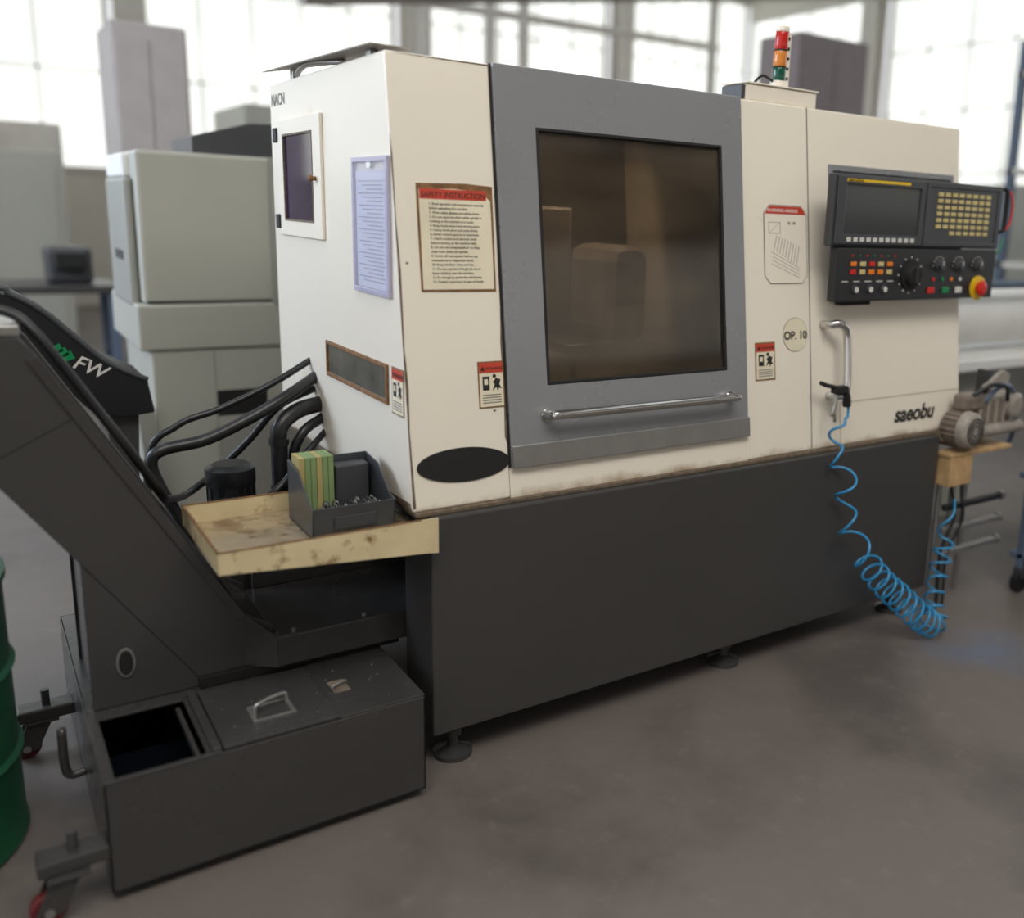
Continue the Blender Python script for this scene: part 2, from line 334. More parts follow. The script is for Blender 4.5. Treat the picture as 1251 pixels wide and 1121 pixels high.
tube('thin_hose_2',[(-.03,.84,.96),(-.16,.80,.90),(-.30,.80,.84),(-.42,.80,.80),(-.50,.80,.70),(-.50,.80,.28)],.010,'black',h)
tube('thin_hose_3',[(-.03,.72,.76),(-.10,.66,.72),(-.20,.64,.62),(-.34,.55,.58),(-.36,.5,.50)],.010,'black',h)
for z in (.60,.74): lathe('hose_clamp_%d'%int(z*100),[(.028,0),(.028,.018)],(-.17,.70,z),(0,0,1),'black',h,20)
# ------------------------------------------------------------ labels
r=root('safety_instruction_sign')
prism('sign_back',mF,[(.022,1.232),(.221,1.230),(.224,1.488),(.150,1.492),(.023,1.488)],.0003,.0018,'rust',r)
prism('sign_face',mF,[(.027,1.237),(.216,1.236),(.217,1.452),(.190,1.474),(.120,1.478),(.029,1.474)],.0018,.0024,'paper',r)
slab('sign_header',mF,.030,.206,1.452,1.476,.0024,.0028,'red',r)
text('sign_title','SAFETY INSTRUCTION',mF(.034,1.4565,.003),.0185,'ink',r,sx=.90)
lines=["1. Read operator and maintenance manuals","before operating this machine.","2. Wear safety glasses and safety shoes.","3. Do not open the door while spindle is",
"rotating or the machine is in cycle.","4. Keep hands away from moving parts.","5. Clamp work piece and tools firmly.","6. Never remove guards or interlocks.","7. Check coolant and lubricant level",
"before starting up the machine daily.","8. Do not use compressed air to clean","chips from slides and spindle.","9. Switch off main power before any","maintenance or inspection work.","10. Keep the floor clean and dry.","11. Do not operate with gloves, tie or","loose clothing near the machine.","12. In emergency press the red button.","13. Contact supervisor in case of doubt."]
text('sign_text','\n'.join(lines),mF(.052,1.438,.0026),.0088,'ink',r,spacing=1.18,sx=.95)
def sticker(x0,x1,z0,z1,mp=mF,face='F',flip=False):
    r=root('warning_label')
    slab('sticker_back',mp,x0,x1,z0,z1,.0003,.0016,'rust',r)
    e=(x1-x0)*.05
    slab('sticker_face',mp,x0+e,x1-e,z0+e,z1-e,.0016,.0021,'paper',r)
    slab('sticker_header',mp,x0+e,x1-e,z1-(z1-z0)*.25,z1-e,.0021,.0025,'red',r)
    h=z1-z0;w=x1-x0
    if flip: text('sticker_word','WARNING',mp(x1-w*.12,z1-h*.2,.0026),w*.19,'ink',r,face)
    else: text('sticker_word','WARNING' ,mp(x0+w*.28,z1-h*.18,.0026),w*.14,'ink',r,face);prism('alert_triangle',mp,[(x0+w*.1,z1-h*.2),(x0+w*.26,z1-h*.2),(x0+w*.18,z1-h*.09)],.0025,.0028,'ink',r)
    q=lambda a,b:((x0+w*a) if not flip else (x1-w*a),z0+h*b)
    slab('pictogram_machine',mp,*( [q(.16,0)[0],q(.42,0)[0]] if not flip else [q(.42,0)[0],q(.16,0)[0]]),z0+h*.38,z0+h*.68,.0021,.0025,'ink',r)
    slab('pictogram_screen',mp,*( [q(.22,0)[0],q(.36,0)[0]] if not flip else [q(.36,0)[0],q(.22,0)[0]]),z0+h*.5,z0+h*.62,.0025,.0028,'paper',r)
    prism('pictogram_person',mp,[q(.52,.36),q(.62,.5),q(.55,.55),q(.68,.64),q(.86,.60),q(.8,.5),q(.9,.4),q(.78,.42),q(.74,.34),q(.68,.44)],.0021,.0025,'ink',r)
    disc('pictogram_head',mp,q(.62,.68)[0],q(0,.68)[1],w*.07,w*.07,.0021,.0025,'ink',r)
    for i in range(4): slab('caption_%d'%(i+1),mp,x0+w*.14,x1-w*.14,z0+h*(.10+.055*i),z0+h*(.125+.055*i),.0021,.0024,'inkg',r)
    return r
sticker(.158,.2305,.938,1.056)
sticker(1.100,1.184,.942,1.060)
sticker(.078,.155,.928,1.046,mL,'L',True)
r=root('warning_placard')
x0,x1,z0,z1=1.147,1.334,1.238,1.481;c=.025
oct_=lambda e:[(x0+c,z0+e),(x1-c,z0+e),(x1-e,z0+c),(x1-e,z1-c),(x1-c,z1-e),(x0+c,z1-e),(x0+e,z1-c),(x0+e,z0+c)]
prism('placard_border',mF,oct_(0),.0003,.0014,'inkg',r)
prism('placard_face',mF,oct_(.003),.0014,.002,'cream2',r)
prism('placard_header',mF,[(x0+.004,z1-.028),(x1-.004,z1-.028),(x1-c,z1-.004),(x0+c,z1-.004)],.002,.0024,'red',r)
text('placard_title','WARNING HANDLE',mF(x0+.016,z1-.022,.0026),.0145,'white',r)
for k in range(9):
    prism('diagram_rod_%d'%k,mF,[(x0+.04+.012*k,z0+.105-.006*k),(x0+.042+.012*k,z0+.105-.006*k),(x0+.056+.012*k,z0+.15-.004*k),(x0+.054+.012*k,z0+.15-.004*k)],.002,.0023,'inkg',r)
for k in range(4):
    prism('diagram_base_%d'%k,mF,[(x0+.03,z0+.10-.012*k),(x0+.15,z0+.05-.010*k),(x0+.15,z0+.0485-.010*k),(x0+.03,z0+.0985-.012*k)],.002,.0023,'inkg',r)
ring('diagram_box',mF,(x0+.02,x0+.07,z0+.155,z0+.19),(x0+.0215,x0+.0685,z0+.1565,z0+.1885),.002,.0023,'inkg',r)
prism('diagram_slash',mF,[(x0+.02,z0+.155),(x0+.0215,z0+.155),(x0+.07,z0+.19),(x0+.0685,z0+.19)],.002,.0023,'inkg',r)
text('diagram_note2','(A)   (B)',mF(x0+.10,z0+.185,.0022),.011,'ink',r)
r=root('operation_number_label')
disc('label_disc',mF,1.275,1.078,.055,.054,.0003,.0012,'ink',r,n=48);disc('label_face',mF,1.275,1.078,.0538,.0528,.0012,.0018,'paper',r,n=48)
text('label_text','OP. 10',mF(1.275,1.064,.002),.036,'ink',r,align='CENTER',bold=.0012)
# document holder
r=root('document_holder')
slab('printed_sheet',mL,.160,.372,1.228,1.515,.002,.004,'sheet',r)
for i in range(26): slab('print_row_%d'%i,mL,.176+(.01 if i%3 else 0),.356-(.03*((i*7)%3)),1.49-i*.0098-.0012,1.49-i*.0098+.0008,.004,.0044,'inkg',r)
slab('holder_front',mL,.146,.386,1.216,1.545,.006,.008,'holder',r,.002)
ring('holder_rim',mL,(.143,.389,1.213,1.548),(.156,.376,1.226,1.535),0,.011,'holder_rim',r,.002)
disc('holder_hang_hole',mL,.266,1.528,.016,.008,.008,.0095,'white',r)
# ------------------------------------------------------------ control panel (pendant)
cp=root('control_panel');mP=mY(.02)
slab('pendant_upper_body',mP,1.338,2.218,1.362,1.584,-.030,0,'plast',cp,.005)
slab('pendant_lower_body',mP,1.372,2.212,1.186,1.358,-.030,.004,'plast2',cp,.005)
slab('pendant_back_box',mP,1.50,2.05,1.23,1.56,-.10,-.030,'plast',cp,.005)
ring('display_bezel',mP,(1.350,1.775,1.368,1.578),(1.388,1.752,1.400,1.553),0,.008,'plast',cp,.003)
slab('display_screen',mP,1.388,1.752,1.400,1.553,0,.002,'screen',cp)
slab('display_brand_strip',mP,1.385,1.69,1.562,1.571,.008,.009,'yellow',cp)
text('brand_strip_text','SERIES CONTROL',(1.39,.0105,1.563),.009,'ink',cp,'Y')
for i in range(11): slab('soft_key_%d'%i,mP,1.402+i*.031,1.422+i*.031,1.377,1.391,.008,.010,'keyw',cp,.001)
ring('keyboard_bezel',mP,(1.783,2.208,1.368,1.578),(1.80,2.19,1.382,1.564),0,.006,'plast',cp,.002)
slab('keyboard_plate',mP,1.80,2.19,1.382,1.564,0,.002,'plast',cp)
for rr in range(7):
    for cc in range(8):
        if rr==6 and cc<2: continue
        x=1.846+cc*.0385;z=1.542-rr*.0215
        slab('key_%d_%d'%(rr,cc),mP,x,x+.026,z-.0065,z+.0065,.002,.006,'key',cp,.001)
for rr in range(2):
    for cc in range(5):
        x=1.435+cc*.044;z=1.307-rr*.026
        slab('mode_key_%d_%d'%(rr,cc),mP,x,x+.026,z-.007,z+.007,.004,.008,['amber','key','redp','key','amber'][(cc+rr*2)%5],cp,.001)
for cc in range(7): slab('led_%d'%cc,mP,1.44+cc*.034,1.447+cc*.034,1.331,1.336,.004,.006,['redp','green'][cc%2],cp)
lathe('feed_override_knob',[(.050,0),(.050,.006),(.038,.008),(.034,.024),(.028,.028)],(1.735,.016,1.270),(0,-1,0),'gap',cp,32)
slab('feed_knob_grip',mP,1.729,1.741,1.244,1.298,.028,.036,'plast2',cp,.002)
for i in range(12):
    t=2*math.pi*i/12;disc('dial_tick_%d'%i,mP,1.735+.060*math.cos(t),1.27+.060*math.sin(t),.003,.003,.004,.0055,'keyw',cp,n=10)
for i,x in enumerate((1.885,1.995,2.105)):
    lathe('selector_knob_%d'%i,[(.022,0),(.022,.005),(.016,.007),(.014,.020)],(x,.016,1.302),(0,-1,0),'plast',cp,24)
    slab('selector_mark_%d'%i,mP,x-.002,x+.002,1.303,1.316,.024,.025,'keyw',cp)
    for j in range(8):
        t=math.pi*j/7;disc('knob_tick_%d_%d'%(i,j),mP,x+.031*math.cos(t),1.302+.031*math.sin(t),.0022,.0022,.004,.0055,'keyw',cp,n=8)
for i in range(4): disc('signal_lamp_%d'%i,mP,1.86+.05*i,1.255,.007,.007,.004,.008,['redp','green','amber','keyw'][i],cp,n=14)
lathe('emergency_stop_collar',[(.044,0),(.044,.005),(.034,.007)],(2.118,.016,1.222),(0,-1,0),'yellow',cp,32)
lathe('emergency_stop_button',[(.018,0),(.018,.010),(.026,.012),(.028,.018),(.022,.023),(.012,.025)],(2.116,.010,1.222),(0,-1,0),'redp',cp,32)
for i,(x,m_) in enumerate(((1.85,'redp'),(1.93,'green'),(2.005,'keyw'))):
    slab('push_button_%d'%i,mP,x-.018,x+.018,1.206,1.228,.004,.010,m_,cp,.003)
for i,x in enumerate((1.465,1.535,1.605)):
    lathe('key_switch_%d'%i,[(.015,0),(.015,.003),(.010,.004),(.009,.008)],(x,.016,1.224),(0,-1,0),'plast',cp,20);disc('key_switch_cap_%d'%i,mP,x,1.224,.009,.009,.012,.014,'keyw',cp,n=16)
for i in range(5): slab('legend_%d'%i,mP,1.40+i*.055,1.43+i*.055,1.249,1.252,.004,.005,'keyw',cp)
tube('pendant_side_handle',[(2.216,.04,1.575),(2.262,.04,1.575),(2.275,.04,1.55),(2.275,.04,1.45),(2.262,.04,1.425),(2.216,.04,1.425)],.008,'gap',cp,6)
tube('pendant_red_lead',[(2.272,.025,1.57),(2.284,.02,1.53),(2.284,.02,1.47),(2.268,.025,1.43)],.004,'redp',cp,6)
tube('pendant_green_lead',[(2.25,.02,1.40),(2.235,.02,1.36),(2.22,.03,1.34)],.004,'green',cp,6)
# ------------------------------------------------------------ signal tower
tw=root('signal_tower_light');b0=Vector((1.278,.24,H+.055));ax=Vector((.035,0,1)).normalized()
def seg(n,h0,h1,r,m): lathe(n,[(r*.96,h0),(r,h0+.002),(r,h1-.002),(r*.96,h1)],b0,ax,m,tw,28)
seg('tower_base',0,.022,.026,'cream2');seg('lamp_green',.022,.062,.021,'grnl');seg('ring_1',.062,.067,.022,'gap');seg('lamp_amber',.067,.112,.021,'ambl');seg('ring_2',.112,.117,.022,'gap');seg('lamp_red',.117,.170,.021,'redl');seg('tower_cap',.170,.186,.022,'cream2')
box('tower_bracket',1.308,1.330,.245,.265,H+.055,H+.23,'cream2',tw,.002)
for i in range(5): cyl('bracket_hole_%d'%i,(1.319,.243,H+.09+i*.03),(1.319,.246,H+.09+i*.03),.005,'gap',tw,n=12)
tube('tower_cable',[(1.256,.24,H+.075),(1.20,.23,H+.085),(1.17,.24,H+.055)],.004,'gap',tw,6)
# ------------------------------------------------------------ coolant tank
tk=root('coolant_tank')
x0,x1,y0,y1,z0,z1=-.74,-.057,-.085,.86,.022,.273;t=.006
box('front_wall',x0,x1,y0,y0+t,z0,z1,'dark2',tk,.002)
box('left_wall',x0,x0+t,y0,y1,z0,z1,'dark2',tk,.002)
box('right_wall',x1-t,x1,y0,y1,z0,z1,'dark2',tk,.002)
box('rear_wall',x0,x1,y1-t,y1,z0,z1,'dark2',tk,.002)
box('tank_bottom',x0,x1,y0,y1,z0,z0+t,'dark2',tk,.001)
box('coolant_surface',x0+t,x1-t,y0+t,.235,.15,.153,'void',tk,0)
ring('opening_rim',mZ(z1),(x0,-.515,y0,.215),(x0+.022,-.545,y0+.012,.19),-.004,.003,'dark2',tk,.001)
box('divider_bar',-.535,-.515,y0+.004,.215,z1,z1+.012,'dark2',tk,.003)
box('screen_bar',-.562,-.552,y0+.01,.19,z1-.03,z1-.012,'dark',tk,.002)
box('tank_lid_left',-.512,-.262,y0+.006,.20,z1-.001,z1+.010,'dark2',tk,.003)
box('tank_lid_right',-.262,x1+.001,y0+.004,.235,z1-.001,z1+.005,'dark2',tk,.002)
box('tank_deck_rear',x0,x1,.19,y1,z1-.004,z1,'dark2',tk,.001)
tube('lid_handle',[(-.425,.015,.283),(-.425,.015,.300),(-.418,.017,.309),(-.385,.03,.311),(-.355,.040,.309),(-.348,.043,.300),(-.348,.043,.283)],.0045,'steel',tk,6)
ring('handle_plate',mZ(.283),(-.435,-.340,-.015,.060),(-.425,-.350,-.007,.052),0,.003,'steel',tk,.001)
box('latch_plate',-.24,-.20,.03,.09,.278,.281,'motor',tk,.001)
tube('latch_loop',[(-.238,.05,.281),(-.235,.05,.289),(-.205,.06,.290),(-.198,.065,.281)],.003,'steel',tk,6)
for i in range(26):
    a=random.uniform(-.50,-.08);b=random.uniform(-.06,.17);s=random.uniform(.0008,.0022)
    disc('metal_chip_%d'%i,mZ(.283 if a<-.262 else .278),a,b,s,s*.6,0,.001,'motor2',tk,n=6)
def caster(x,y,par,r=.034):
    for s in(-.022,.022): 
        prism('fork',mY(y+s),[(x-.030,.030),(x+.02,.026),(x+.055,.10),(x-.0,.10)],-.002,.002,'dark2',par,.001)
    box('swivel_plate',x-.005,x+.07,y-.035,y+.035,.10,.108,'dark2',par,.002)
    cyl('wheel',(x-.005,y-.014,r),(x-.005,y+.014,r),r,'wheel',par,n=32,bevel=.006)
    cyl('axle',(x-.005,y-.028,r),(x-.005,y+.028,r),.009,'steel',par,n=16)
caster(-.845,-.07,tk);caster(-.845,.62,tk)
for i,y in enumerate((-.075,.60)):
    box('caster_arm_%d'%(i+1),-.865,-.738,y-.015,y+.045,.108,.140,'dark2',tk,.005)
    cyl('arm_bolt_%d'%(i+1),(-.80,y+.015,.14),(-.80,y+.015,.18),.010,'dark',tk,n=16)
tube('drain_pipe',[(-.742,.30,.10),(-.775,.30,.10),(-.785,.30,.13),(-.785,.30,.22)],.010,'dark2',tk,6)
# ------------------------------------------------------------ chip conveyor
cv=root('chip_conveyor')
prof=[(-.722,.274),(-.722,.632),(-.85,.82),(-.93,.93),(-.97,.80),(-1.16,.80),(-1.18,1.08),(-1.12,1.145),(-.795,1.140),(-.765,1.10),(-.385,.435),(-.32,.392),(-.32,.274)]
prism('conveyor_side_plate',mY(.24),prof,-.012,0,'dark',cv,.003)
prism('conveyor_side_plate_far',mY(.56),prof,0,.012,'dark',cv,.003)
prof2=[(-.715,.278),(-.715,.63),(-.845,.815),(-.93,.92),(-1.16,.82),(-1.17,1.07),(-1.11,1.135),(-.80,1.13),(-.775,1.095),(-.395,.428),(-.33,.385),(-.33,.278)]
prism('conveyor_casing',mY(.25),prof2,-.30,0,'dark2',cv,.003)
prism('incline_flange',mY(.24),[(-.765,1.10),(-.385,.435),(-.402,.425),(-.785,1.092)],0,.006,'dark2',cv,.001)
prism('incline_seam',mY(.24),[(-.90,.86),(-.70,.965),(-.70,.9665),(-.90,.8615)],0,.001,'gap',cv)
prism('lower_fold_line',mY(.24),[(-.722,.632),(-.5,.30),(-.498,.30),(-.720,.632)],0,.0012,'gap',cv)
box('head_cover',-1.12,-.79,.235,.575,1.142,1.165,'steel',cv,.004)
disc('grip_hole_rim',mY(.24),-.650,.378,.020,.036,0,.004,'steel',cv,.001);disc('grip_hole',mY(.24),-.650,.378,.015,.030,.003,.0045,'gap',cv)
box('infeed_casing',-.325,.15,.19,.54,.300,.380,'dark2',cv,.004)
mesh('infeed_chamfer',[(-.325,.19,.380),(-.325,.54,.380),(-.39,.54,.44),(-.39,.24,.44),(-.325,.19,.30),(-.39,.24,.30)],[[0,1,2,3],[0,3,5,4]],'dark2',cv)
box('infeed_skirt',-.50,.0,.225,.5,.274,.302,'gap',cv,.002)
for x in (-.28,-.1,.05): cyl('cover_bolt_%d'%int(x*100+50),(x,.21,.38),(x,.21,.386),.006,'steel',cv,n=6)
box('hopper_wall',-.30,.15,.53,.55,.38,.62,'dark2',cv,.003)
# ------------------------------------------------------------ drip tray
tr=root('drip_tray')
box('tray_floor',-.49,-.002,-.03,.345,.652,.655,'trayin',tr,.001)
prism('tray_front_gusset',mY(-.03),[(-.49,.652),(-.49,.702),(.004,.702),(.004,.612),(-.03,.616)],0,.003,'traymat',tr,.001)
prism('tray_left_lip',mX(-.49),[(-.034,.652),(.345,.652),(.345,.702),(-.034,.702)],0,.003,'traymat',tr,.001)
box('tray_rear_lip',-.494,-.036,.345,.348,.652,.702,'traymat',tr,.001)
box('tray_worn_rim_front',-.494,-.04,-.0340,-.0295,.701,.7032,'rust',tr,0)
box('tray_worn_rim_left',-.4945,-.489,-.034,.348,.701,.7032,'rust',tr,0)
box('tray_worn_rim_rear',-.494,-.04,.344,.349,.701,.7032,'rust',tr,0)
prism('tray_rear_gusset',mY(.33),[(-.40,.652),(0,.652),(0,.60)],0,.004,'traymat',tr)
# bin on tray
bn=root('parts_bin')
bx0,bx1,by0,by1,bz=-.262,-.062,.085,.275,.656
box('bin_floor',bx0,bx1,by0,by1,bz,bz+.004,'binm',bn,.001)
bp_=[(by0,bz),(by1,bz),(by1,bz+.150),(by1-.09,bz+.140),(by0+.02,bz+.080),(by0-.012,bz+.075)]
prism('bin_left_side',mX(bx0),bp_,-.004,0,'binm',bn,.001)
prism('bin_right_side',mX(bx1),bp_,0,.004,'binm',bn,.001)
box('bin_back',bx0,bx1,by1-.004,by1,bz,bz+.150,'binm',bn,.001)
prism('bin_front',mX(0),[(by0,bz),(by0+.004,bz),(by0-.008,bz+.075),(by0-.012,bz+.075)],-bx0,-bx1,'binm',bn,.001)
box('bin_label_holder',bx0+.05,bx1-.05,by0-.013,by0-.006,bz+.02,bz+.05,'plast',bn,.001)
for i in range(6): box('foam_pad_%d'%i,bx0+.008+i*.014,bx0+.021+i*.014,by1-.075,by1-.01,bz+.03,bz+.168,'foam1' if i%3 else 'foam2',bn,.001)
box('grey_pad',bx0+.10,bx0+.185,by1-.06,by1-.015,bz+.02,bz+.135,'plast',bn,.004)
for i in range(60):
    a=random.uniform(bx0+.02,bx1-.02);b=random.uniform(by0+.01,by1-.08)
    tube('chip_%d'%i,[(a,b,bz+.035),(a+.006,b+.004,bz+.055),(a+.012,b-.003,bz+.04)],.0016,'steel' if i%3==0 else 'binm',bn,2,5)
box('chip_fill',bx0+.006,bx1-.006,by0+.006,by1-.08,bz+.005,bz+.038,'binm',bn,.004)
# ------------------------------------------------------------ coolant pump
pm=root('coolant_pump')
lathe('pump_motor',[(.075,.0),(.075,.03),(.062,.035),(.062,.15),(.066,.155),(.066,.20),(.045,.212)],(-.315,.66,.50),(0,0,1),'black',pm,32)
lathe('pump_base',[(.09,.0),(.09,.02),(.05,.03),(.05,.235)],(-.315,.66,.274),(0,0,1),'dark2',pm,32)
for i in range(16):
    t=2*math.pi*i/16;cyl('fin_%d'%i,(-.315+.061*math.cos(t),.66+.061*math.sin(t),.535),(-.315+.061*math.cos(t),.66+.061*math.sin(t),.653),.0035,'black',pm,n=6)
box('terminal_box',-.36,-.30,.575,.61,.57,.63,'black',pm,.005)
# ------------------------------------------------------------ coiled hose
def coil():
    C=catmull([(1.425,-.03,.815),(1.375,-.03,.72),(1.43,-.05,.60),(1.43,-.06,.48),(1.50,-.08,.35),(1.59,-.10,.24),(1.68,-.12,.16),(1.76,-.15,.085),(1.82,-.16,.055),(1.86,-.13,.12),(1.93,-.09,.22),(1.96,-.08,.34),(1.99,-.08,.46)],24)
    out=[];ph=0;n=len(C)
    for i,p in enumerate(C):
        s=i/(n-1)
        rate=.045 if s<.36 else (.12 if s<.70 else (.09 if s<.9 else .03))
        sub=10
        q=C[min(i+1,n-1)]
        r=.026+.022*min(1,s/.5)
        if s>.7: r=.034
        if s<.06: r*=s/.06
        if s>.9: r*=max(.1,(1-s)/.1)
        for j in range(sub):
            pp=p.lerp(q,j/sub);ph+=rate*2*math.pi/sub
            d=(q-p).normalized() if (q-p).length>1e-6 else Vector((0,0,-1))
            u=d.cross(Vector((0,1,0))).normalized();v=d.cross(u)
            out.append(pp+(u*math.cos(ph)+v*math.sin(ph))*r)
    return out
ch=root('coiled_air_hose')
P=[mF(1.46,.835,.055),mF(1.45,.80,.06)]+[p for p in coil()[6:]]
P=[Vector((p.x,p.y,max(p.z,.006))) for p in P]
tube('coil',P,.0045,'blueh',ch,0,8)
ag=root('air_blow_gun')
tube('gun_body',[mF(1.452,.838,.055),mF(1.445,.87,.06),mF(1.425,.90,.06)],.014,'gap',ag,6)
tube('gun_lever',[mF(1.39,.905,.06),mF(1.36,.912,.055),mF(1.335,.922,.05)],.007,'gap',ag,6)
box('gun_head',1.385,1.44,-.02,.012,.89,.915,'gap',ag,.004)
tube('gun_nozzle',[(1.395,-.005,.89),(1.388,-.01,.86),(1.372,-.015,.82)],.0075,'steel',ag,4)
tube('gun_nozzle_tip',[(1.38,-.012,.85),(1.392,-.012,.80)],.005,'steel',ag,4)
# ------------------------------------------------------------ right end drive motors & rods
mo=root('bar_feeder_drive_motor')
box('mount_plate',1.985,2.36,-.05,.025,.610,.625,'wood',mo,.003)
box('mount_plate_rear',2.14,2.36,.025,.30,.610,.625,'wood',mo,.003)
box('mount_block',1.99,2.12,-.05,.025,.50,.609,'wood',mo,.004)
fc_=(2.062,.712)
lathe('fan_cover',[(.030,0),(.055,.004),(.066,.016),(.069,.04)],(fc_[0],-.085,fc_[1]),(0,1,0),'motor2',mo,36)
for i in range(3): 
    a=.020+.013*i
    ringp=[(fc_[0]+a*math.cos(t_*math.pi/16),-.0862,fc_[1]+a*math.sin(t_*math.pi/16)) for t_ in range(33)]
    tube('fan_grille_%d'%i,ringp,.0022,'gap',mo,0,6)
lathe('motor_body',[(.062,.0),(.062,.07)],(fc_[0],-.045,fc_[1]),(0,1,0),'motor',mo,36)
for i in range(20):
    t=2*math.pi*i/20;c_=(fc_[0]+.064*math.cos(t),fc_[1]+.064*math.sin(t));cyl('fin_%d'%i,(c_[0],-.042,c_[1]),(c_[0],.02,c_[1]),.004,'motor',mo,n=6)
box('gearbox',2.135,2.36,-.03,.16,.70,.80,'motor',mo,.014)
for i in range(4): box('gearbox_rib_%d'%i,2.15+.05*i,2.162+.05*i,-.036,.10,.69,.806,'motor2',mo,.003)
box('terminal_cover',2.05,2.17,-.04,.02,.775,.835,'motor',mo,.012)
cyl('output_shaft',(2.13,-.03,.69),(2.42,-.03,.69),.024,'motor2',mo)
lathe('second_motor',[(.035,0),(.050,.01),(.050,.12)],(2.36,-.06,.775),(-.1,1,0),'motor2',mo,28)
box('bracket_upright',2.30,2.33,.06,.10,.626,.90,'dark',mo,.003)
prism('clevis',mY(.05),[(2.26,.84),(2.38,.90),(2.42,.88),(2.38,.72),(2.32,.70),(2.34,.82)],0,.02,'motor2',mo,.003)
tube('motor_cable',[(2.17,-.03,.80),(2.24,-.05,.86),(2.33,-.04,.84),(2.41,-.02,.74),(2.42,.0,.62),(2.38,.02,.60)],.009,'cartb',mo)
tube('power_cable',[(2.10,-.03,.83),(2.16,-.06,.87),(2.26,-.06,.86),(2.31,-.04,.80)],.008,'black',mo)
pc=mo
for i,(x,y) in enumerate(((2.03,.02),(2.11,.02),(2.28,.08))): cyl('post_%d'%i,(x,y,.0),(x,y,.61),.011,'steel',pc,n=14)
for i,z in enumerate((.40,.31,.22)):
    box('cross_rail_%d'%i,2.01,2.36,-.035,-.01,z,z+.022,'steel' if i else 'black',pc,.004)
    cyl('rail_end_%d'%i,(2.36,-.022,z+.011),(2.38,-.022,z+.011),.017,'steel',pc,n=16)
tube('cable_1',[(2.05,-.03,.60),(2.02,-.04,.50),(2.05,-.045,.38),(2.01,-.03,.24),(2.03,-.02,.01)],.006,'black',pc)
tube('cable_2',[(2.10,-.03,.60),(2.08,-.04,.48),(2.10,-.045,.36),(2.05,-.03,.22),(2.07,-.02,.01)],.005,'black',pc)
# bar feeder tube
bf=root('bar_feeder')
cyl('feed_tube',(2.60,.85,1.0),(6.5,.85,1.0),.15,'white',bf,n=40,bevel=.01)
cyl('tube_collar',(2.57,.85,1.0),(2.65,.85,1.0),.175,'white',bf,n=40,bevel=.005)
box('tray_shelf',2.4,6.3,.6,1.1,.76,.82,'white',bf,.01)
for x in (2.9,5.8): box('pedestal_%d'%int(x),x,x+.3,.7,1.0,0,.78,'mach2',bf,.01)
cyl('blue_bar',(2.5,.66,1.17),(4.5,.66,1.17),.02,'cartb',bf)
# ------------------------------------------------------------ left neighbours
nm=root('machining_centre')
box('upper_cabinet',-.31,.62,2.0,2.66,1.02,1.60,'mach',nm,.015)
box('side_door',-.345,-.31,2.08,2.58,1.0,1.50,'mach2',nm,.02)
box('side_cap',-.335,-.30,2.15,2.6,1.50,1.59,'white',nm,.01)
box('corner_post',.165,.20,1.985,2.0,1.0,1.60,'mach2',nm,.004)
box('right_wing',.21,.40,1.96,2.0,.9,1.58,'mach',nm,.01)
box('ledge',-.34,.62,1.985,2.7,.84,1.02,'mach',nm,.01)
box('lower_cabinet',-.30,.62,2.0,2.66,.05,.84,'mach',nm,.01)
slab('lower_opening',mY(2.0),-.07,.125,.56,.665,0,.004,'gap',nm,.001)
slab('lower_seam',mY(2.0),-.075,-.07,.1,.83,0,.003,'mach2',nm)
slab('lower_panel',mY(2.0),-.066,.42,.08,.52,0,.006,'mach2',nm,.003)
slab('upper_seam',mY(2.0),-.30,.16,1.028,1.034,0,.003,'plast',nm)
prism('front_leg',mY(1.95),[(-.33,.0),(-.26,.0),(-.31,.62),(-.37,.62)],-.06,0,'mach2',nm,.004)
prism('roof_visor',mY(2.05),[(-.10,1.60),(-.10,1.665),(.12,1.73),(.24,1.735),(.24,1.60)],-.4,0,'plast',nm,.004)
box('roof_unit',.14,.42,2.1,2.5,1.60,1.66,'mach2',nm,.01)
slab('nameplate',mX(-.345),2.2,2.4,1.18,1.215,0,.003,'plast',nm)
fc=root('chip_conveyor')
top=[(-1.3,1.17),(-.83,1.155),(-.76,1.13),(-.68,1.075),(-.60,.99),(-.52,.91),(-.416,.85)];bot=[(-.40,.74),(-.50,.73),(-.58,.76),(-.65,.84),(-.72,.94),(-.80,1.02),(-1.3,1.05)]
prism('curved_casing',mY(1.3),top+bot,-.3,0,'black',fc,.006)
tube('casing_rim',[(a,1.3,b) for a,b in top],.009,'plast',fc,6)
prism('support_leg',mY(1.34),[(-.56,.0),(-.48,.0),(-.44,.78),(-.53,.78)],-.2,0,'dark',fc,.004)
text('brand_letters','FW',(-.625,1.298,.905),.062,'keyw',fc,'Y',shear=.2,bold=.0005).rotation_euler=(math.pi/2,math.radians(28),0)
for i in range(3): prism('leaf_%d'%i,mY(1.3),[(-.675+i*.014,.965-.012*i),(-.650+i*.014,.98-.012*i),(-.640+i*.014,.955-.012*i),(-.668+i*.014,.945-.012*i)],0,.002,'green',fc)
dr=root('steel_drum')
lathe('drum_shell',[(.27,0),(.285,.01),(.28,.02),(.28,.2),(.29,.21),(.28,.22),(.28,.40),(.29,.41),(.28,.42),(.28,.60),(.288,.61),(.288,.625),(.27,.62),(.27,.45)],(-1.145,.34,0),(0,0,1),'drum',dr,48)
ct=root('tool_trolley')
for i,(x,y) in enumerate(((2.47,-.06),(2.47,-.6),(3.1,-.06),(3.1,-.6))):
    box('upright_%d'%i,x,x+.03,y-.03,y,.10,.80,'cartb',ct,.004)
    lathe('castor_%d'%i,[(.04,0),(.045,.004),(.045,.026),(.04,.03)],(x+.015,y-.03,.045),(0,1,0),'black',ct,24);box('castor_fork_%d'%i,x,x+.03,y-.035,y+.005,.06,.105,'plast',ct,.002)
